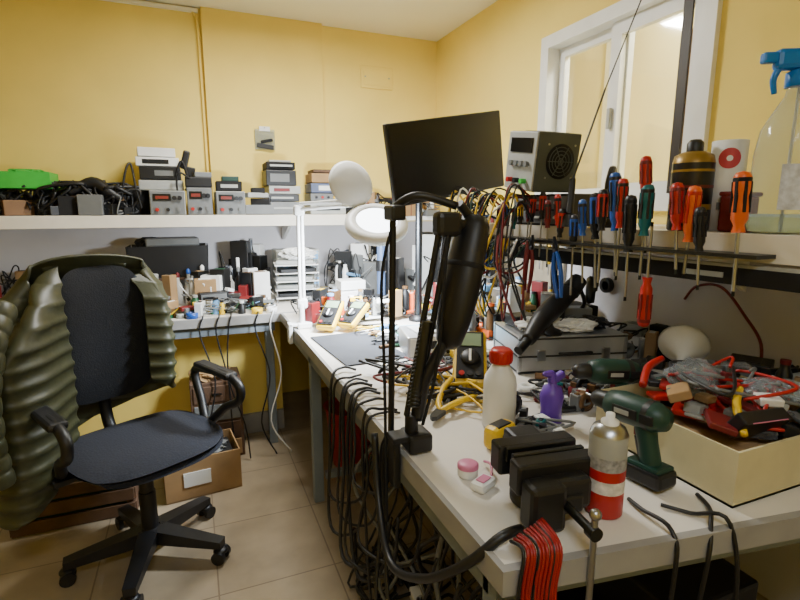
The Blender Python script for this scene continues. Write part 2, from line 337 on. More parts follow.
# =============== BLACK SPRING LAMP ===============
s=B('spring_arm_desk_lamp')
s.box((.462,1.02,.806),(.06,.07,.045),blk,.008); s.box((.405,1.02,.76),(.018,.05,.12),blk,.006); s.box((.42,1.02,.82),(.05,.05,.014),blk,.003); s.cyl((.45,1.02,.82),(.45,1.02,.87),.016,blk)
A=(.45,1.02,.87); E=(.52,1.0,1.31)
for o in(-.013,.013): s.cyl((A[0]+o,A[1],A[2]),(E[0]+o,E[1],E[2]),.007,blk)
s.cyl((.447,1.0,.90),(.475,.99,1.10),.012,dstl)
for k in range(22):
    z=.9+k*.009; s.lathe([(.013,0),(.0155,.002),(.013,.004)],dstl,T(.447+.0013*k,1.0,z),seg=10)
s.cyl((.425,1.09,.79),(.432,1.09,1.36),.008,blk); s.box((.432,1.08,1.34),(.035,.06,.035),blk,.006); s.tube([(.432,1.09,1.35),(.475,1.05,1.378),(.56,1.02,1.355)],.010,blk)
s.tube([(.465,1.02,.86),(.47,1.0,.95),(.49,.99,1.0),(.53,.98,1.08)],[.018,.016,.014,.012],blk)
s.box((.525,1.0,1.315),(.06,.045,.055),blk,.012); s.cyl((.52,1.0,1.32),(.59,1.01,1.31),.012,blk)
a=Vector((.605,1.02,1.32)); b2=Vector((.522,.985,1.025)); d=(b2-a); q=d.to_track_quat('Z','Y').to_matrix().to_4x4()
HM=Matrix.Translation(a)@q@RZ(20)
s.lathe([(0,-.015),(.035,-.01),(.046,.01),(.05,.05),(.054,.11),(.054,.18),(.047,.24),(.036,.285),(.02,.30),(0,.304)],blk,HM@Matrix.Diagonal((1,.75,1,1)),seg=24)
s.lathe([(.0545,.10),(.0565,.105),(.0545,.112)],blk2,HM@Matrix.Diagonal((1,.75,1,1)),seg=24)
s.cyl(a,(.56,1.01,1.36),.011,blk)
s.tube([(.53,1.0,1.33),(.50,.96,1.2),(.49,.97,1.0),(.47,1.0,.85)],.004,blk2)
s.tube([(.44,1.09,1.34),(.40,1.08,1.2),(.40,1.07,1.0),(.395,1.05,.85),(.39,1.03,.6)],.004,blk2)
s.done()
s=B('hot_air_station_hose'); s.tube([(.50,.655,.792),(.45,.64,.80),(.395,.67,.74),(.365,.78,.64),(.355,.92,.58),(.372,1.04,.66),(.385,1.10,.80)],.009,blk,seg=10); s.done()

# =============== CHAIR ===============
CM=T(-.23,2.0,0)@RZ(29)
s=B('office_chair',CM)
s.lathe([(.03,.06),(.045,.07),(.045,.11),(.03,.13)],blk,seg=16); s.cyl((0,0,.1),(0,0,.28),.030,blk); s.cyl((0,0,.26),(0,0,.42),.026,blk)
for k in range(5):
    M=RZ(k*72+15)
    s.add([M@Vector(p) for p in [(.03,-.034,.13),(.03,.034,.13),(.29,.022,.09),(.29,-.022,.09),(.03,-.03,.07),(.03,.03,.07),(.29,.02,.06),(.29,-.02,.06)]],[[3,2,1,0],[4,5,6,7],[0,3,7,4],[1,5,6,2],[3,2,6,7],[0,4,5,1]],blk)
    p=M@Vector((.28,0,0)); s.cyl((p.x,p.y,.05),(p.x,p.y,.085),.008,dstl)
    for sg in(-1,1):
        q=M@Vector((.28,sg*.014,.026)); q2=M@Vector((.28,sg*.032,.026)); s.cyl(q,q2,.026,blk,seg=16)
    s.ell((p.x,p.y,.045),(.028,.028,.014),blk)
s.box((0,0,.42),(.22,.2,.04),blk,.01)
def seat(u,v):
    x=-1+2*u;y=-1+2*v
    k=(abs(x)**3+abs(y)**3)**(1/3) if (x or y) else 0
    e=max(abs(x),abs(y)); sc=(e/k if k>1e-6 else 1)
    z=.50-.018*e**6+.01*(1-math.cos(x*1.5))-.03*max(0,-y)**4
    return(x*sc*.26,y*sc*.25-.01,z)
s.surf(seat,20,20,fab)
def under(u,v):
    x,y,z=seat(u,v); e=max(abs(-1+2*u),abs(-1+2*v)); return(x,y,.436+.046*e**8)
s.surf(lambda u,v:under(1-u,v),20,20,blk)
s.tube([(0,.10,.42),(0,.24,.43),(0,.31,.52),(0,.30,.75)],[.022,.024,.024,.02],blk)
def back(sgn):
    def f(u,v):
        x=-1+2*u; z=-1+2*v; k=(abs(x)**4+abs(z)**4)**.25 if (x or z) else 1; e=max(abs(x),abs(z)); sc=e/k if k>1e-6 else 1
        X=x*sc*(.175-.02*max(z,0)); Z=z*sc*.27
        return(X,.25-.04*(x*sc)**2+.0125*(Z/.27)**2+sgn*.028*(1-e**4),.86+Z)
    return f
s.surf(back(-1),16,20,mesh_f); s.surf(lambda u,v:back(1)(1-u,v),16,20,blk)
for sg in(-1,1):
    x=sg*.30
    s.tube([(x,.13,.66),(x,.02,.685),(x,-.12,.69),(x,-.2,.66),(x,-.19,.60),(x*.98,-.10,.55),(x*.9,.0,.47),(x*.97,.08,.55)],[.018]*8,blk,seg=10,closed=True)
    s.box((x,-.03,.695),(.06,.25,.028),blk,.012,RX(2)); s.box((sg*.2,0,.445),(.2,.06,.02),blk,.004)
s.done()
PTS=[(.130,.170,1.06,.66),(.21,.150,1.07,.60),(.250,.26,1.11,.58),(.12,.335,1.145,.54),(-.05,.345,1.155,.5),(-.22,.345,1.14,.42),(-.34,.29,1.09,.36),(-.42,.17,1.02,.34),(-.43,.05,.97,.34),(-.37,-.01,1.0,.35),(-.28,.03,1.06,.40),(-.20,.11,1.10,.46),(-.145,.165,1.12,.52)]
def cat(t):
    n=len(PTS)-1; f=t*n; i=min(int(f),n-1); k=f-i
    g=[PTS[max(i-1,0)],PTS[i],PTS[i+1],PTS[min(i+2,n)]]
    return [.5*(2*g[1][j]+(g[2][j]-g[0][j])*k+(2*g[0][j]-5*g[1][j]+4*g[2][j]-g[3][j])*k*k+(3*g[1][j]-g[0][j]-3*g[2][j]+g[3][j])*k**3) for j in range(4)]
def jk(u,v):
    x,y,t,b_=cat(u); x2,y2,_,_=cat(min(u+.01,1)); x1,y1,_,_=cat(max(u-.01,0))
    tx,ty=x2-x1,y2-y1; l=math.hypot(tx,ty) or 1; nx,ny=-ty/l,tx/l
    zz=t+(b_-t)*v
    ph=(zz+.06*(x+.1)+.008*math.sin(u*11))/.056
    puff=(abs(math.sin(math.pi*ph))**.55)*.011
    fold=.005*math.sin(u*19+v*3)*min(1,v*1.6)+.006*math.sin(v*7+u*7)
    k=max(0,1-v/.2)
    cx_,cy_=(max(-.20,min(.165,x*.8)),.25)
    w_=k**1.8*.85
    x=x+(cx_-x)*w_; y=y+(cy_-y)*w_
    return(x+nx*(puff+fold),y+ny*(puff+fold),zz+.01*w_+puff*w_)
s=B('puffer_jacket',CM); s.surf(jk,150,180,jack)
def sleeve(P,r,n):
    pts=[];rr=[];N=n*6
    for i in range(N+1):
        t=i/N; k=t*(len(P)-1); j=min(int(k),len(P)-2); f=k-j
        p=Vector(P[j]).lerp(Vector(P[j+1]),f); pts.append(p); rr.append((r[0]+(r[1]-r[0])*t)*(.90+.12*abs(math.sin(t*math.pi*n))**.5))
    s.tube(pts,rr,jack,seg=18,sub=2)
sleeve([(-.34,.10,1.04),(-.40,.02,.95),(-.445,-.03,.80),(-.45,-.04,.64),(-.44,-.05,.52)],(.045,.042),10)
s.tube([(-.17,.29,1.13),(-.08,.30,1.155),(.04,.30,1.15),(.12,.28,1.125)],[.014,.020,.020,.014],jack,seg=12)
s.done(solid=.010)

# =============== BACK SHELF ITEMS ===============
def psu(name,M,w_,h,d,m=lgry):
    s=B(name,M); s.box((0,d/2,h/2),(w_,d,h),m,.004); s.box((0,-.003,h/2),(w_*.96,.008,h*.94),gry,.002)
    s.box((-w_*.15,-.009,h*.72),(w_*.5,.006,h*.28),screen,.001); s.box((-w_*.15,-.013,h*.72),(w_*.36,.002,h*.12),mat('display_red',(120,40,30),.4,emit=.1))
    for k in(.25,.4): s.cyl((w_*k-.01,-.006,h*.7),(w_*k-.01,-.022,h*.7),h*.09,blk)
    for k,c in((-.3,red),(0,blk),(.3,gry)): s.cyl((w_*k,-.006,h*.22),(w_*k,-.026,h*.22),.010,c)
    for k in range(6): s.box((0,d*.2+k*d*.1,h),(w_*.7,d*.04,.002),blk)
    s.done()
SZ=1.311
psu('bench_power_supply',T(-.12,3.26,SZ),.19,.14,.24); psu('bench_power_supply',T(.055,3.27,SZ),.14,.16,.22,gry); psu('bench_power_supply',T(.23,3.26,SZ),.17,.14,.24)
s=B('handheld_radio_stack',T(.055,3.36,SZ+.163)); s.box((0,0,.03),(.15,.14,.06),blk,.006); s.box((.02,0,.075),(.1,.1,.03),gry,.004,RZ(12)); s.box((-.04,.0,.09),(.05,.03,.06),blk,.006,RY(12)); s.tube([(-.05,-.07,.05),(-.1,-.09,.08),(-.12,-.08,.02),(-.11,-.09,-.1)],.006,blk); s.done()
s=B('transformer_box',T(.23,3.38,SZ+.143)); s.box((0,0,.03),(.15,.13,.06),blk2,.004); s.box((0,-.066,.03),(.1,.003,.02),lgry); s.box((.01,0,.075),(.1,.1,.03),dgrn,.004); s.done()
def openbox(name,M,w_,d,h,m,t=.004,flare=0):
    s=B(name,M)
    s.box((0,0,t/2),(w_,d,t),m)
    for sg in(-1,1): s.box((sg*(w_/2-t/2),0,h/2),(t,d,h),m,0,RY(sg*flare)); s.box((0,sg*(d/2-t/2),h/2),(w_-2*t,t,h),m,0,RX(-sg*flare))
    return s
s=openbox('green_crate',T(-.86,3.38,SZ+.14),.34,.2,.09,grn); s.box((0,0,.04),(.3,.16,.05),blk2,.01); s.crumple((.05,0,.08),(.1,.06,.03),grn); s.done()
def clutter(name,x0,x1,y0,y1,z,n,hmax,pal,smin=.02,smax=.09,hmin=.015):
    s=B(name)
    for i in range(n):
        x=rnd(x0,x1);y=rnd(y0,y1);m=random.choice(pal);k=random.random();w_=rnd(smin,smax);d=rnd(smin,smax);h=rnd(hmin,hmax)
        if k<.32:
            L=RZ(rnd(-50,50)); s.box((x,y,z+h/2),(w_,d,h),m,.003,L); s.box((x,y,z+h),(w_*.6,d*.5,.004),random.choice(pal),.001,L)
        elif k<.44:
            L=RZ(rnd(-90,90))@RX(rnd(-25,25)); s.box((x,y,z+h/2+.02),(w_*1.2,d*.6,.02),m,.003,L)
        elif k<.56:
            r=rnd(.012,.026); s.lathe([(r,0),(r,h*.8),(r*.6,h*.92),(r*.6,h)],m,T(x,y,z),seg=14); s.lathe([(r*.65,h),(r*.65,h+.012)],random.choice(pal),T(x,y,z),seg=14)
        elif k<.66:
            r=rnd(.02,.035); s.lathe([(r*.5,0),(r,0),(r,.025),(r*.5,.025),(r*.5,0)],m,T(x,y,z)@(I if rnd(0,1)<.6 else T(0,0,r)@RX(90)),seg=18)
        elif k<.80:
            a=rnd(0,6.28);l=rnd(.06,.14); s.cyl((x,y,z+.01),(x+l*math.cos(a),y+l*math.sin(a)*.4,z+rnd(.01,.06)),.005,m,r1=.002,seg=8); s.cyl((x,y,z+.01),(x-.07*math.cos(a),y-.03*math.sin(a),z+.01),.009,random.choice(pal),seg=8)
        elif k<.85: s.crumple((x,y,z+h*.4+.01),(w_*.5,d*.5,h*.35+.005),random.choice([m,pap,m]),n=7)
        else:
            pts=[(x+rnd(-.08,.08),y+rnd(-.05,.05),z+rnd(.006,hmax*.8)) for _ in range(7)]; s.tube(pts,.004,random.choice([blk,blk,blk2,gry,m]),seg=6)
    s.done()
PAL=[blk,blk,blk2,gry,lgry,wht,dstl,blk,copper,stl,pcb,dred,card,gry]
PB=PAL+[yel,org,wht,wht,lblu,yel]
clutter('electronics_pile',-1.5,-.28,3.29,3.45,SZ,110,.15,[blk,blk,blk2,dstl,gry,blk2,blk,copper],smin=.05,smax=.16)
s=B('coiled_power_cables')
for k in range(34):
    x=rnd(-.95,-.32); P=[(x+rnd(-.13,.13),3.27+rnd(0,.14),SZ+rnd(.01,.19)) for _ in range(7)]; s.tube(P,rnd(.005,.010),blk,seg=6)
s.tube([(-.62,3.3,1.43),(-.5,3.32,1.49),(-.42,3.3,1.44),(-.36,3.3,1.40)],[.02,.035,.03,.02],blk,seg=12)
s.tube([(-.36,3.3,1.40),(-.33,3.3,1.55),(-.30,3.32,1.6),(-.28,3.3,1.45),(-.26,3.3,1.35)],.006,blk)
s.done()
s=B('boxed_printer',T(-.15,3.43,SZ+.142)); s.box((0,0,.03),(.24,.2,.06),lgry,.006); s.box((0,-.005,.10),(.22,.2,.075),blk,.005); s.box((-.01,0,.165),(.23,.2,.05),wht,.004); s.box((-.02,0,.22),(.2,.18,.05),pap,.003,RZ(6)); s.box((-.02,-.101,.165),(.14,.003,.025),blk2); s.box((.02,-.106,.10),(.1,.003,.03),gry); s.tube([(.08,-.1,.08),(.12,-.11,.17),(.15,-.1,.05),(.13,-.1,.0)],.008,blk); s.box((.14,-.09,.18),(.04,.04,.11),blk,.01,RY(15)); s.done()
s=B('stacked_device_boxes',T(.60,3.42,SZ)); s.box((-.03,0,.04),(.22,.22,.08),gry,.004); s.box((-.04,0,.105),(.2,.2,.045),blk,.004); s.box((-.03,0,.155),(.2,.2,.05),lgry,.004); s.box((-.05,0,.23),(.19,.2,.095),blk,.004); s.box((-.05,0,.305),(.18,.2,.045),blk2,.004); s.box((-.05,0,.335),(.14,.15,.012),lgry,.003)
for z in(.04,.105,.305): s.box((-.05,-.112,z),(.14,.003,.012),lgry)
s.box((-.06,-.102,.23),(.12,.003,.05),gry); s.box((-.05,-.102,.155),(.1,.003,.02),dred); s.done()
s=B('stacked_device_boxes',T(.85,3.42,SZ)); s.box((0,0,.04),(.24,.22,.08),lgry,.004); s.box((0,0,.11),(.23,.2,.05),gry,.004); s.box((0,0,.17),(.22,.2,.06),mat('blue_grey_box',(90,100,130),.6),.004); s.box((0,0,.235),(.21,.2,.06),card,.004); s.box((.01,0,.28),(.2,.18,.02),wood,.003); s.box((0,-.102,.17),(.12,.003,.03),wht); s.box((0,-.112,.04),(.16,.003,.03),blk)
for k in range(5): s.cyl((-.08+.04*k,-.11,.11),(-.08+.04*k,-.122,.11),.008,[blk,red,blk,yel,blk][k])
s.done()
w=B('wire_shelf_extension'); w.box((1.36,3.42,1.28),(.72,.32,.03),wht,.003); w.prism([(0,0),(.24,0),(0,-.14)],.02,wht,T(1.3,3.58,1.265)@RZ(-90)@RX(90)); w.done()
clutter('shelf_parts_pile',1.06,1.66,3.3,3.48,1.296,44,.2,PAL,smin=.05,smax=.14)
s=openbox('grey_parts_tray',T(.40,3.34,SZ),.17,.17,.06,gry); s.box((0,0,.04),(.1,.1,.04),pcb,.002,RZ(20)); s.box((.02,0,.08),(.12,.08,.04),blk,.004,RZ(-15)); s.box((-.01,0,.12),(.13,.1,.03),lgry,.004,RZ(10)); s.box((0,-.01,.15),(.08,.08,.03),blk2,.004); s.done()
s=B('hanging_parts_bag',T(.49,3.55,1.80)); s.box((0,0,0),(.13,.008,.13),clear,.003); s.box((.0,-.010,-.045),(.11,.012,.03),blk,.005,RY(8)); s.box((.01,-.010,-.01),(.08,.01,.02),blk2,.005,RY(-12)); s.box((0,0,.068),(.07,.010,.03),pap,.001); s.cyl((0,.02,.075),(0,-.01,.075),.004,stl); s.done()

# =============== BACK BENCH ITEMS ===============
DZ=.781
clutter('small_parts_clutter',-1.5,.38,2.82,3.0,DZ,170,.085,PB)
clutter('small_parts_clutter',-1.5,.40,3.06,3.22,DZ,130,.22,PAL+[wht,wht],smin=.04,smax=.12,hmin=.06)
clutter('small_parts_clutter',-1.5,-.44,3.34,3.48,DZ,40,.30,[blk,blk2,gry,lgry,wht,card,dstl],smin=.06,smax=.16,hmin=.1)
clutter('small_parts_clutter',.16,.42,3.34,3.48,DZ,30,.38,[blk,blk2,gry,lgry,wht,blk,dstl],smin=.05,smax=.12,hmin=.12)
clutter('small_parts_clutter',.84,1.24,3.0,3.46,DZ,60,.38,[blk,blk2,gry,lgry,wht,wht,lblu,dstl],smin=.05,smax=.14,hmin=.05)
s=B('desoldering_station',T(.08,3.05,DZ)@RZ(8)); s.box((0,0,.05),(.16,.14,.1),blk,.008); s.box((0,-.072,.05),(.14,.004,.08),gry,.002); s.box((-.03,-.076,.065),(.06,.003,.025),screen); s.cyl((.045,-.07,.05),(.045,-.09,.05),.016,blk); s.tube([(-.05,-.07,.03),(-.1,-.12,.03),(-.15,-.09,.02),(-.14,-.0,.01)],.005,blk); s.done()
s=B('test_oscillator',T(-.34,3.06,DZ)@RZ(-6)); s.box((0,0,.06),(.22,.16,.12),lgry,.006); s.box((0,-.082,.06),(.2,.004,.1),blk,.002)
for k in range(5): s.cyl((-.07+.035*k,-.082,.04),(-.07+.035*k,-.096,.04),.010,gry)
s.box((-.04,-.086,.085),(.08,.003,.03),lcd); s.done()
s=B('wooden_riser',T(-.14,3.41,DZ)); s.box((0,0,.148),(.52,.26,.016),wood,.002)
for k in(-.24,.24): s.box((k,0,.07),(.016,.24,.14),wood)
s.done()
s=openbox('black_storage_bin',T(-.14,3.41,DZ+.1565),.44,.24,.19,blk,flare=3); s.box((0,0,.12),(.36,.18,.12),blk2,.01); s.box((.02,0,.21),(.3,.15,.05),gry,.01,RZ(6)); s.crumple((-.1,0,.2),(.08,.06,.04),blk); s.done()
for i,(x,c) in enumerate(((-.10,wht),(-.04,lgry),(.04,milk),(.2,wht),(.25,blk))):
    s=B('solvent_bottle',T(x,3.265,DZ)); h=.16+.02*(i%3); s.lathe([(.020,0),(.023,.004),(.023,h*.7),(.01,h*.85),(.01,h)],c,seg=16); s.lathe([(.012,h),(.012,h+.02),(.004,h+.03)],[dred,blu,wht,blk,gry][i],seg=14); s.done()
for x,c in((.30,yel),(.38,wht),(-.03,blu)):
    s=B('adhesive_tape_roll',T(x,2.79,DZ)); s.lathe([(.018,0),(.03,0),(.03,.03),(.018,.03),(.018,0)],c,seg=22); s.done()
s=B('component_drawer_cabinet',T(.63,3.38,DZ))
s.box((0,0,.15),(.28,.2,.3),lgry,.004)
for i in range(3):
    for j in range(5): s.box((-.09+.09*i,-.103,.035+.057*j),(.084,.008,.05),clear if (i+j)%3 else lblu,.002); s.box((-.09+.09*i,-.11,.03+.057*j),(.02,.01,.008),wht)
s.done()
s=B('paper_stack_tray',T(.58,3.12,DZ)@RZ(-6))
for k in range(5): s.box((0,0,.03+.05*k),(.26,.2,.006),wht,.001,RZ(rnd(-4,4))); s.box((0,0,.045+.05*k),(.22,.17,.02),random.choice([pap,lgry,blk,lblu,gry]),.002,RZ(rnd(-12,12)))
for a_ in(-.12,.12):
    for b_ in(-.09,.09): s.cyl((a_,b_,0),(a_,b_,.25),.004,stl)
s.crumple((.02,0,.29),(.1,.07,.04),pap); s.done()
# =============== SIDE BENCH ITEMS ===============
B('rubber_work_mat').box((.60,1.93,DZ+.003),(.26,.46,.005),mat('grey_mat',(58,60,66),.8),.002,RZ(4)).done()
B('silicone_repair_mat').box((.90,2.05,DZ+.003),(.28,.30,.005),mat('blue_mat',(130,195,220),.7),.002,RZ(-6)).done()
def meter(M,c=yel,sc=1,name='multimeter'):
    s=B(name,M@Matrix.Scale(sc,4)); s.box((0,0,.016),(.085,.17,.032),c,.012); s.box((0,.0,.034),(.068,.15,.006),blk2,.003); s.box((0,.045,.038),(.056,.042,.003),lcd,.001)
    s.lathe([(.024,.036),(.024,.042),(.02,.046),(0,.046)],blk,T(0,-.012,0),seg=20); s.box((0,-.012,.048),(.006,.036,.004),wht)
    for k,cc in((-.02,red),(0,blk),(.02,blk)): s.cyl((k,-.062,.036),(k,-.062,.041),.007,cc)
    s.box((0,.05,-.02),(.05,.004,.05),blk,.001,RX(-35))
    s.done()
meter(T(.585,2.28,DZ+.055)@RZ(-35)@RX(32),sc=1.1); meter(T(.69,2.24,DZ+.055)@RZ(-50)@RX(28),sc=1.05); meter(T(.83,1.40,DZ+.06)@RZ(-30)@RX(35),sc=1.3)
s=B('rework_station',T(.86,1.76,DZ)@RZ(-12)); s.box((0,0,.045),(.23,.2,.085),alu,.006); s.box((0,-.102,.045),(.21,.005,.07),pap,.002); s.box((-.03,-.106,.055),(.08,.004,.03),screen)
for k in range(3): s.cyl((.04+.025*k,-.104,.03),(.04+.025*k,-.118,.03),.008,blk)
s.box((0,0,.092),(.16,.12,.01),pap,.002,RZ(10)); s.box((.03,.02,.11),(.1,.07,.025),blk,.004,RZ(30)); s.done()
s=B('circuit_board_under_repair',T(.88,2.04,DZ+.008)@RZ(15)); s.box((0,0,.004),(.2,.14,.003),pcb)
for k in range(18): s.box((rnd(-.09,.09),rnd(-.06,.06),.010),(rnd(.008,.03),rnd(.006,.02),.012),random.choice([blk,lgry,stl,copper]),.001)
s.done()
s=B('loose_papers')
for k in range(9): s.box((rnd(.6,.9),rnd(2.42,2.7),DZ+.002+.002*k),(.15,.21,.001),pap,0,RZ(rnd(0,180)))
s.done()
s=B('white_parcel_box',T(.78,2.66,DZ+.022)@RZ(20)); s.box((0,0,.05),(.2,.14,.1),wht,.004); s.box((0,0,.101),(.2,.04,.002),lgry); s.box((.02,0,.13),(.14,.12,.05),pap,.004,RZ(-20)); s.done()
clutter('repair_tools_pile',.50,1.3,2.34,2.55,DZ+.02,120,.14,PB)
clutter('repair_tools_pile',1.08,1.6,1.80,2.25,DZ,120,.24,PB,smin=.03,smax=.1)
clutter('repair_tools_pile',.72,.80,1.86,2.16,DZ,18,.05,PB)
clutter('repair_tools_pile',.88,1.0,1.46,1.62,DZ,14,.05,PB)
clutter('repair_tools_pile',1.48,1.68,1.25,1.55,DZ,16,.14,PAL)
clutter('assorted_cables_pile',1.36,1.68,2.4,3.2,DZ,70,.42,[blk,blk2,gry,lgry,wht,dstl,blu],smin=.06,smax=.15,hmin=.1)
s=B('wall_tool_panel'); s.box((1.765,2.45,1.10),(.02,.8,.42),mat('pegboard',(150,140,120),.7),.003)
for k in range(20):
    y=2.1+.037*k; zt=1.28-.14*(k%2); c_=random.choice([red,blk,blu,yel,blk,org,teal,dred]); l=rnd(.07,.1)
    s.cyl((1.755,y,zt),(1.72,y,zt),.003,stl); s.lathe([(.006,0),(.011,-.01),(.010,-l),(.005,-l-.005)],c_,T(1.73,y,zt+.02),seg=10); s.cyl((1.73,y,zt+.02-l),(1.73,y,zt-.04-l),.003,stl)
s.done()
s=B('fume_extractor_tube'); s.cyl((.98,2.66,DZ),(.98,2.66,DZ+.02),.06,blk); s.cyl((.98,2.66,DZ+.02),(.98,2.66,1.27),.024,mat('slate_blue_metal',(80,100,135),.4)); s.cyl((.98,2.66,1.0),(.98,2.66,1.06),.030,blk); s.cyl((1.03,2.66,DZ),(1.03,2.66,1.2),.018,blk); s.done()
s=B('cable_bundle')
for k in range(44):
    y0=rnd(1.5,1.95); x0=rx(y0)-.07; c_=random.choice([blk,blk,blk,blk2,gry,dred,dgrn,wht,blu,yel])
    s.tube([(x0+.03,y0,1.30+rnd(0,.1)),(x0-.05,y0+rnd(-.05,.05),1.30+rnd(0,.13)),(x0-.10,y0+rnd(-.08,.08),1.15),(x0-.05,y0+rnd(-.1,.1),1.02+rnd(-.1,.15)),(x0-.02,y0+rnd(-.1,.1),1.15),(x0+.0,y0+rnd(-.1,.1),1.235)],rnd(.003,.005),c_,seg=6)
s.done()
s=B('heat_gun'); s.lathe([(.05,0),(.05,.012),(.02,.02)],blk,T(1.22,1.42,DZ+.134)); s.tube([(1.0,1.32,.92),(1.08,1.36,.97),(1.16,1.40,1.0),(1.26,1.43,1.05)],[.022,.034,.038,.032],blk,seg=14); s.cyl((1.26,1.43,1.05),(1.31,1.44,1.09),.036,blk,r1=.03); s.cyl((1.0,1.32,.92),(.95,1.30,.895),.016,dstl)
s.cyl((1.22,1.42,DZ+.15),(1.22,1.42,1.02),.012,blk); s.tube([(1.30,1.44,1.08),(1.36,1.46,1.0),(1.36,1.5,.95),(1.3,1.52,.93)],.008,blk); s.tube([(1.12,1.38,.96),(1.13,1.37,.93),(1.17,1.37,.915)],[.02,.02,.016],blk); s.done()
s=B('aluminium_tool_case',T(1.24,1.46,DZ)@RZ(-14)); s.box((0,0,.065),(.4,.26,.13),alu,.006)
for z in(.006,.062,.124): s.box((0,-.001,z),(.406,.266,.006),dstl,.002)
for x in(-.12,.12): s.box((x,-.134,.066),(.03,.012,.04),stl,.003)
s.tube([(-.05,-.132,.07),(-.05,-.155,.075),(.05,-.155,.075),(.05,-.132,.07)],.006,blk)
for sx in(-1,1):
    for sy in(-1,1): s.box((sx*.196,sy*.126,.065),(.014,.014,.132),stl,.003)
s.done()
s=B('case_top_clutter',T(1.24,1.46,DZ+.1325)@RZ(-14))
s.crumple((-.09,-.05,.026),(.08,.055,.026),pap); s.crumple((.03,-.08,.024),(.07,.04,.024),wht); s.crumple((.13,-.02,.02),(.05,.06,.02),blk)
for k in range(14): s.tube([(rnd(-.17,.17),rnd(-.1,.1),.006+rnd(0,.03)) for _ in range(4)],.004,random.choice([blk,blk,gry]),seg=6)
s.box((-.12,.06,.02),(.1,.08,.04),blk,.004,RZ(12)); s.box((.1,.07,.03),(.12,.06,.06),gry,.004,RZ(-10))
s.done()
s=B('headphones',T(1.52,1.70,DZ+.16)@RZ(-40))
for sg in(-1,1): s.lathe([(0,0),(.05,0),(.062,.012),(.055,.035),(0,.04)],blk,T(sg*.05,0,.062)@RY(sg*90),seg=22)
s.tube([(-.08,0,.06),(-.085,0,.16),(-.04,0,.22),(.04,0,.22),(.085,0,.16),(.08,0,.06)],.016,blk,seg=10); s.done()
s=B('headphone_stand_box',T(1.52,1.70,DZ)); s.box((0,0,.078),(.16,.14,.154),blk2,.006); s.box((-.081,0,.08),(.003,.08,.06),gry); s.done()
s=B('white_funnel',T(1.47,1.12,DZ+.085)@RZ(35)@RY(70)); s.lathe([(.008,-.06),(.012,-.01),(.075,.07),(.08,.075),(.075,.07),(.01,-.006)],wht,seg=28); s.done()
s=B('plastic_wash_bottle',T(.715,1.05,DZ)); s.lathe([(.036,0),(.043,.006),(.043,.12),(.04,.14),(.02,.175),(.018,.18)],milk,seg=28); s.lathe([(.0285,.178),(.029,.182),(.029,.208),(.024,.214),(0,.214)],red,seg=22)
for k in range(16): s.box((.029*math.cos(k*.3927),.029*math.sin(k*.3927),.195),(.003,.003,.024),red,0,RZ(k*22.5))
s.done()
s=B('yellow_tape_measure',T(.655,.955,DZ)@RZ(20)); s.box((0,0,.03),(.085,.045,.058),yel,.014); s.lathe([(0,0),(.022,0),(.022,.002),(0,.002)],blk,T(0,-.023,.03)@RX(90),seg=20); s.box((.048,0,.006),(.016,.02,.004),stl); s.box((0,0,.057),(.05,.03,.006),blk,.002); s.done()
s=B('yellow_wire_stripper',T(.60,1.16,DZ)@RZ(40)); s.tube([(0,0,.02),(.03,.02,.03),(.09,.03,.05),(.15,.03,.06)],[.007,.009,.009,.007],yel); s.tube([(0,0,.02),(.03,-.02,.03),(.09,-.04,.03),(.15,-.05,.02)],[.007,.009,.009,.007],yel); s.prism([(0,.015),(-.05,.01),(-.06,0),(-.05,-.01),(0,-.015)],.012,dstl,T(0,0,.012)); s.done()
s=B('flux_paste_jar',T(.515,.865,DZ)); s.lathe([(.018,0),(.022,.004),(.022,.02)],wht); s.lathe([(.023,.02),(.023,.028),(.018,.031),(0,.031)],pnk,seg=20); s.done()
s=B('pink_usb_gadget',T(.52,.81,DZ)@RZ(25)); s.box((0,0,.010),(.055,.036,.02),wht,.008); s.box((0,0,.021),(.03,.02,.003),pnk,.002); s.tube([(.03,0,.01),(.06,.02,.02),(.08,.05,.01)],.003,pnk); s.done()
s=B('purple_squeeze_bottle',T(.86,1.02,DZ)); s.lathe([(.026,0),(.03,.005),(.027,.04),(.032,.075),(.024,.10),(.012,.105),(.011,.12)],pur,seg=20); s.tube([(0,0,.115),(-.005,0,.135),(-.03,0,.14)],[.013,.012,.006],pur); s.box((.015,0,.125),(.045,.02,.02),pur,.006,RY(-25)); s.done()
clutter('soldering_accessories',.93,1.10,1.05,1.25,DZ,40,.05,[blk,dstl,teal,dred,wht,gry,copper,blk],smin=.02,smax=.05)
clutter('soldering_accessories',.76,.82,.92,1.14,DZ,16,.04,[blk,dstl,wht,gry,copper,blk,teal],smin=.02,smax=.04)
VM=T(.605,.735,DZ)@RZ(-8)
s=B('bench_vise',VM)
s.lathe([(.06,0),(.06,.012),(.045,.02),(.045,.03)],blk,seg=24)
s.box((0,.03,.05),(.09,.1,.05),blk,.01); s.box((0,.035,.082),(.17,.045,.06),blk,.006); s.box((0,.008,.1),(.15,.012,.028),dstl,.002)
s.box((0,.075,.088),(.07,.06,.045),blk,.008)
s.box((0,-.045,.082),(.17,.04,.06),blk,.006); s.box((0,-.02,.1),(.15,.012,.028),dstl,.002); s.box((0,-.03,.045),(.06,.14,.035),blk,.006)
s.box((-.045,-.085,.045),(.07,.05,.09),blk,.01); s.box((0,-.075,.06),(.1,.04,.06),blk,.01)
s.cyl((-.01,-.09,.05),(-.01,-.185,.05),.008,dstl); s.cyl((-.01,-.172,.05),(-.01,-.19,.05),.012,dstl); s.cyl((-.01,-.183,.08),(-.01,-.183,-.12),.0055,stl)
for z in(.083,-.12): s.ell((-.01,-.183,z),(.010,.010,.010),stl)
s.done()
rwire=mat('red_wire_insulation',(150,20,22),.4)
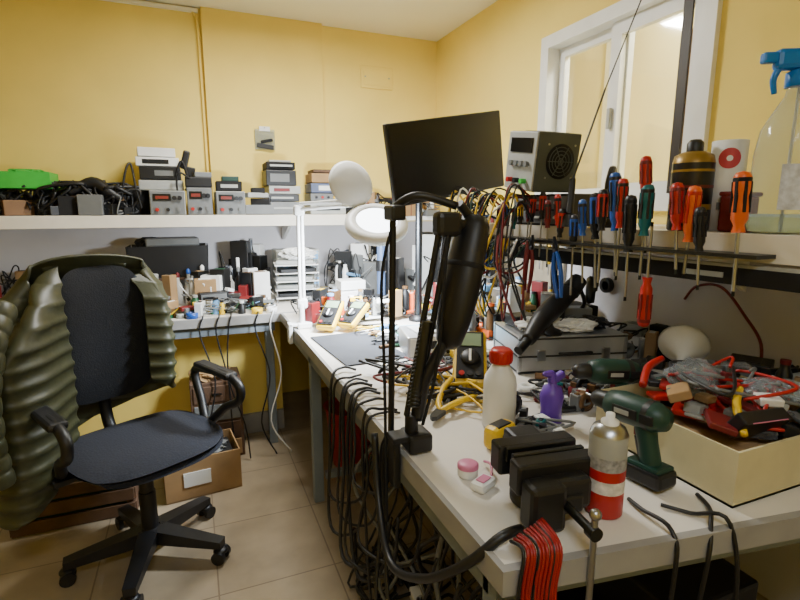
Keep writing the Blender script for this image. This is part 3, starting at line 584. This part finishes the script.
s=B('hanging_test_leads')
for k in range(14):
    x=.442+.0045*k+rnd(-.004,.004); yb=.572-.001*k; m=rwire if k%5 else blk
    s.tube([(x+.02,.625,.80+.002*k),(x+.01,yb+.005,.815),(x,yb,.74),(x+rnd(-.008,.008),yb-.005,.62),(x+rnd(-.012,.012),yb,.48),(x+rnd(-.01,.02),yb+.01,.36)],.0032,m,seg=6)
s.done()
s=B('aerosol_can',T(.69,.655,DZ)); s.lathe([(.03,0),(.034,.004),(.034,.05)],red,seg=24); s.lathe([(.0342,.05),(.0342,.075)],mat('can_label_white',(215,210,205),.35,var=.3,scale=60),seg=24); s.lathe([(.0343,.075),(.0343,.095)],red,seg=24); s.lathe([(.0342,.095),(.0342,.12)],mat('can_grey_print',(150,150,152),.35,var=.4,scale=90),seg=24); s.lathe([(.034,.12),(.034,.16)],lgry,seg=24)
s.lathe([(.034,.16),(.029,.172),(.018,.178)],stl,seg=24); s.lathe([(.016,.176),(.016,.184),(.008,.188),(.008,.198),(0,.198)],wht,seg=16); s.done()
def drill(M,name='cordless_drill',m=dgrn):
    s=B(name,M)
    s.lathe([(0,-.09),(.022,-.085),(.032,-.06),(.034,.02),(.028,.05),(.02,.055)],m,RY(90),seg=20)
    s.lathe([(.021,.055),(.021,.07),(.018,.09),(.010,.10),(0,.10)],blk,RY(90),seg=18); s.cyl((.10,0,0),(.12,0,0),.003,stl)
    s.lathe([(.0325,-.058),(.0325,-.045)],blk,RY(90),seg=20)
    for k in(-1,1):
        s.box((-.06,k*.030,.0),(.03,.006,.02),blk2,.002); s.box((-.01,k*.033,.002),(.06,.004,.022),blk,.002); s.box((-.005,k*.0355,.002),(.035,.002,.01),lgry)
    s.tube([(-.035,0,-.01),(-.045,0,-.06),(-.055,0,-.11)],[.024,.020,.022],m,seg=14); s.tube([(-.020,0,-.03),(-.02,0,-.05)],[.008,.008],dred)
    s.tube([(-.026,0,-.05),(-.036,0,-.09)],[.012,.012],blk,seg=10)
    s.box((-.05,0,-.125),(.09,.06,.036),blk,.008); s.box((-.05,0,-.105),(.08,.052,.012),m,.005)
    s.done()
drill(T(.99,.96,DZ+.145)@RZ(165)@RY(-3)); drill(T(.845,.75,DZ+.145)@RZ(95)@RY(3))
s=B('drill_cable')
s.tube([(.80,.62,.787),(.83,.58,.786),(.86,.525,.79),(.87,.505,.6),(.87,.55,.2),(.9,.6,.01)],.004,blk); s.tube([(.90,.62,.786),(.88,.58,.786),(.83,.54,.79),(.80,.52,.70),(.78,.55,.3),(.8,.6,.01)],.004,blk); s.tube([(.76,.66,.786),(.75,.62,.79),(.745,.55,.79),(.735,.53,.7),(.72,.55,.3),(.74,.6,.01)],.004,blk); s.done()
s=openbox('cardboard_tray',T(1.15,.745,DZ),.45,.36,.115,cream,t=.005); s.box((0,0,.05),(.42,.33,.06),card,.01); s.done()
s=B('packaged_spare_parts')
for k in range(70):
    x=rnd(.99,1.31);y=rnd(.61,.88); s.box((x,y,DZ+.10+rnd(0,.06)),(rnd(.03,.11),rnd(.02,.06),rnd(.006,.025)),random.choice([blk,blk2,blk,bag,lgry,dred,dgrn,card,gry,lgry,wht,stl,red]),.003,RZ(rnd(0,180))@RX(rnd(-25,25)))
for k in range(8): s.tube([(rnd(1.0,1.3),rnd(.62,.86),DZ+.13+rnd(0,.06)) for _ in range(4)],.004,random.choice([blk,red,gry]),seg=6)
s.crumple((1.10,.80,.955),(.085,.055,.03),clear,RZ(30),amp=.2,n=16,sm=True); s.crumple((1.22,.68,.94),(.07,.05,.022),clear,RZ(-20),amp=.2,n=16,sm=True)
s.tube([(.99,.6,.905),(1.05,.66,.935),(1.12,.70,.95)],[.007,.009,.006],yel); s.tube([(.98,.84,.93),(1.04,.88,.955),(1.11,.90,.965)],[.009,.010,.008],red); s.box((1.27,.62,.935),(.09,.05,.03),dred,.01,RZ(20)@RX(20))
s.box((1.05,.615,.915),(.12,.03,.055),blk,.004,RZ(-8)@RX(35)); s.box((1.05,.597,.917),(.09,.002,.03),pnk,.0,RZ(-8)@RX(35)); s.done()
clutter('spare_parts_heap',1.42,1.70,.60,1.0,DZ,60,.16,[blk,blk2,gry,dred,card,lgry,dstl,dgrn],smin=.05,smax=.12)
clutter('spare_parts_heap',1.12,1.36,.99,1.17,DZ,34,.10,[blk,blk2,gry,dred,dstl,dgrn,blk],smin=.04,smax=.09)
s=B('wall_power_cable'); s.tube([(1.77,1.36,1.00),(1.75,1.30,1.06),(1.745,1.2,1.07),(1.74,1.1,.98),(1.74,1.04,.9),(1.735,1.03,.79)],.005,dred); s.done()

# =============== UNDER BENCH ===============
s=openbox('cardboard_box',T(-.04,2.5,0)@RZ(6),.34,.26,.2,card,t=.006); s.box((0,0,.15),(.3,.22,.04),blk2,.01); s.box((-.03,-.133,.1),(.12,.003,.07),pap); s.crumple((.05,0,.18),(.08,.06,.03),gry); s.done()
s=B('wooden_crate',T(-.55,2.48,0))
for z in(.03,.1,.17): s.box((0,-.14,z),(.46,.014,.055),wood,.002); s.box((0,.14,z),(.46,.014,.055),wood,.002); s.box((-.23,0,z),(.014,.28,.055),wood,.002); s.box((.23,0,z),(.014,.28,.055),wood,.002)
for x in(-.21,.21):
    for y in(-.125,.125): s.box((x,y,.1),(.025,.02,.2),wood)
s.box((0,0,.1),(.4,.24,.16),dgrn,.01); s.box((.05,0,.2),(.3,.2,.05),pcb,.004,RZ(8)); s.done()
s=B('under_bench_drawer_unit',T(.06,2.84,0)); s.box((0,0,.22),(.26,.24,.44),wood,.004)
for k in range(4): s.box((0,-.122,.06+.105*k),(.23,.01,.09),[card,wood,gry,wood][k],.003); s.box((0,-.13,.06+.105*k),(.05,.01,.01),dstl)
s.crumple((-.02,-.02,.46),(.1,.08,.03),card); s.done()
s=B('red_waste_bin',T(.72,2.42,0)); s.lathe([(.10,0),(.105,.004),(.14,.32),(.15,.325),(.138,.32),(.10,.01),(0,.01)],red,seg=28); s.done()
s=B('storage_boxes_stack',T(1.25,1.3,0)); s.box((0,0,.15),(.6,.5,.3),blk2,.01); s.box((.05,0,.41),(.5,.4,.22),mat('dark_navy_box',(40,42,60),.7),.01); s.box((-.1,-.45,.12),(.5,.35,.24),blk,.006); s.box((-.1,-.45,.32),(.3,.3,.16),blk,.01); s.done()
s=B('floor_cables')
for k in range(26):
    x=.54+rnd(-.0,.16);y=rnd(.75,1.6); r=rnd(.004,.007)
    s.tube([(x+.02,y,.73),(x+rnd(-.08,.06),y+rnd(-.1,.1),.6),(x+rnd(-.12,.08),y+rnd(-.15,.15),.35),(x+rnd(-.14,.1),y+rnd(-.15,.15),.12),(x+rnd(-.15,.15),y+rnd(-.15,.15),.012),(x+.3+rnd(-.3,0),y+rnd(-.1,.2),.010)],r,random.choice([blk,blk,blk,gry,dstl]),seg=6)
for k in range(10):
    x=rnd(.5,.7);y=rnd(1.0,1.7); s.tube([(x+rnd(-.14,.12),y+rnd(-.18,.18),rnd(.012,.06)) for _ in range(8)],.006,blk,seg=6)
s.done()
s=B('power_strip',T(.62,1.25,0)@RZ(80)); s.box((0,0,.02),(.34,.06,.04),wht,.006)
for k in range(5): s.lathe([(.018,0),(.02,.002),(.018,.004)],lgry,T(-.12+.055*k,0,.039))
for k in (0,2,3): s.box((-.12+.055*k,0,.065),(.035,.035,.05),blk,.006)
s.done()
s=B('hanging_bench_cables')
for x,c_ in((.38,wht),(.30,blk),(.16,blk),(.10,blk),(.02,blk)):
    s.tube([(x,2.79,.787),(x,2.745,.79),(x-.02,2.738,.7),(x+rnd(-.05,.05),2.70,.45),(x+rnd(-.05,.05),2.66,.2),(x+.05,2.64,.012)],.004,c_,seg=6)
s.done()
s=B('side_bench_hanging_cables')
for k in range(11):
    y=1.08+.055*k+rnd(-.03,.03); r=rnd(.003,.006); zb=rnd(.2,.6)
    s.tube([(.50,y,.79),(.46,y+rnd(-.03,.03),.795),(.405,y+rnd(-.03,.03),.77),(.392,y-.03,(.77+zb)/2),(.40+rnd(-.05,.0),y-rnd(.05,.15),zb),(.43,y-rnd(.15,.25),zb+.03),(.455,y-rnd(.2,.32),zb+.2)],r,blk,seg=6)
s.done()
s=B('test_leads')
for k in range(26):
    x=rnd(.56,.78);y=rnd(1.2,1.6)
    s.tube([(x,y,DZ+.008)]+[(x+rnd(-.1,.1),y+rnd(-.12,.12),DZ+.008+rnd(0,.04)) for _ in range(4)],rnd(.003,.006),random.choice([blk,blk,blk,blk,dred,yel]),seg=6)
s.done()
s=B('wall_hook_tape_roll',T(1.755,1.75,1.0)); s.lathe([(.02,-.01),(.035,-.01),(.035,.01),(.02,.01),(.02,-.01)],blk,RY(90),seg=20); s.cyl((0,0,.018),(.025,0,.018),.004,stl); s.done()

# =============== LIGHTS ===============
def lamp(name,x,y,p,sz,col):
    s=B(name); s.box((x,y,CZ-.03),(sz+.1,sz*.3+.08,.06),wht,.01); s.box((x,y,CZ-.064),(sz,sz*.3,.01),mat('lamp_diffuser',(255,250,235),.5,var=0,emit=3)); s.done()
    l=bpy.data.lights.new(name+'_light','AREA'); l.shape='RECTANGLE'; l.size=sz; l.size_y=sz*.3; l.energy=p; l.color=col
    o=bpy.data.objects.new(name+'_light',l); o.location=(x,y,CZ-.08); bpy.context.scene.collection.objects.link(o)
lamp('ceiling_lamp',.55,2.45,46,.5,(1,.99,.95)); lamp('ceiling_lamp',-.1,-.5,20,.9,(.86,.93,1))  # second one is an unseen fill fixture added behind the camera
l=bpy.data.lights.new('magnifier_lamp_light','AREA'); l.shape='DISK'; l.size=.2; l.energy=48; l.color=(.84,.92,1)
o=bpy.data.objects.new('magnifier_lamp_light',l); bpy.context.scene.collection.objects.link(o)
o.location=Vector((.725,2.02,1.285))-nrm*.035; o.rotation_euler=nrm.to_track_quat('Z','Y').to_euler()
l=bpy.data.lights.new('passage_fill_light','POINT'); l.energy=130; l.color=(1,.98,.93); l.shadow_soft_size=.2  # unseen point light added to brighten the passage behind the window panes
o=bpy.data.objects.new('passage_fill_light',l); o.location=(2.3,1.5,2.6); bpy.context.scene.collection.objects.link(o)
wd=bpy.data.worlds.new('world'); bpy.context.scene.world=wd; wd.use_nodes=True; wd.node_tree.nodes['Background'].inputs[0].default_value=(.5,.5,.55,1); wd.node_tree.nodes['Background'].inputs[1].default_value=.1
cam=bpy.data.cameras.new('camera'); cam.lens=22.5; cam.sensor_width=36; cam.clip_start=.02
o=bpy.data.objects.new('camera',cam); o.location=(0,0,1.35); o.rotation_euler=(math.radians(90-10.4),0,math.radians(-22.4)); bpy.context.scene.collection.objects.link(o); bpy.context.scene.camera=o
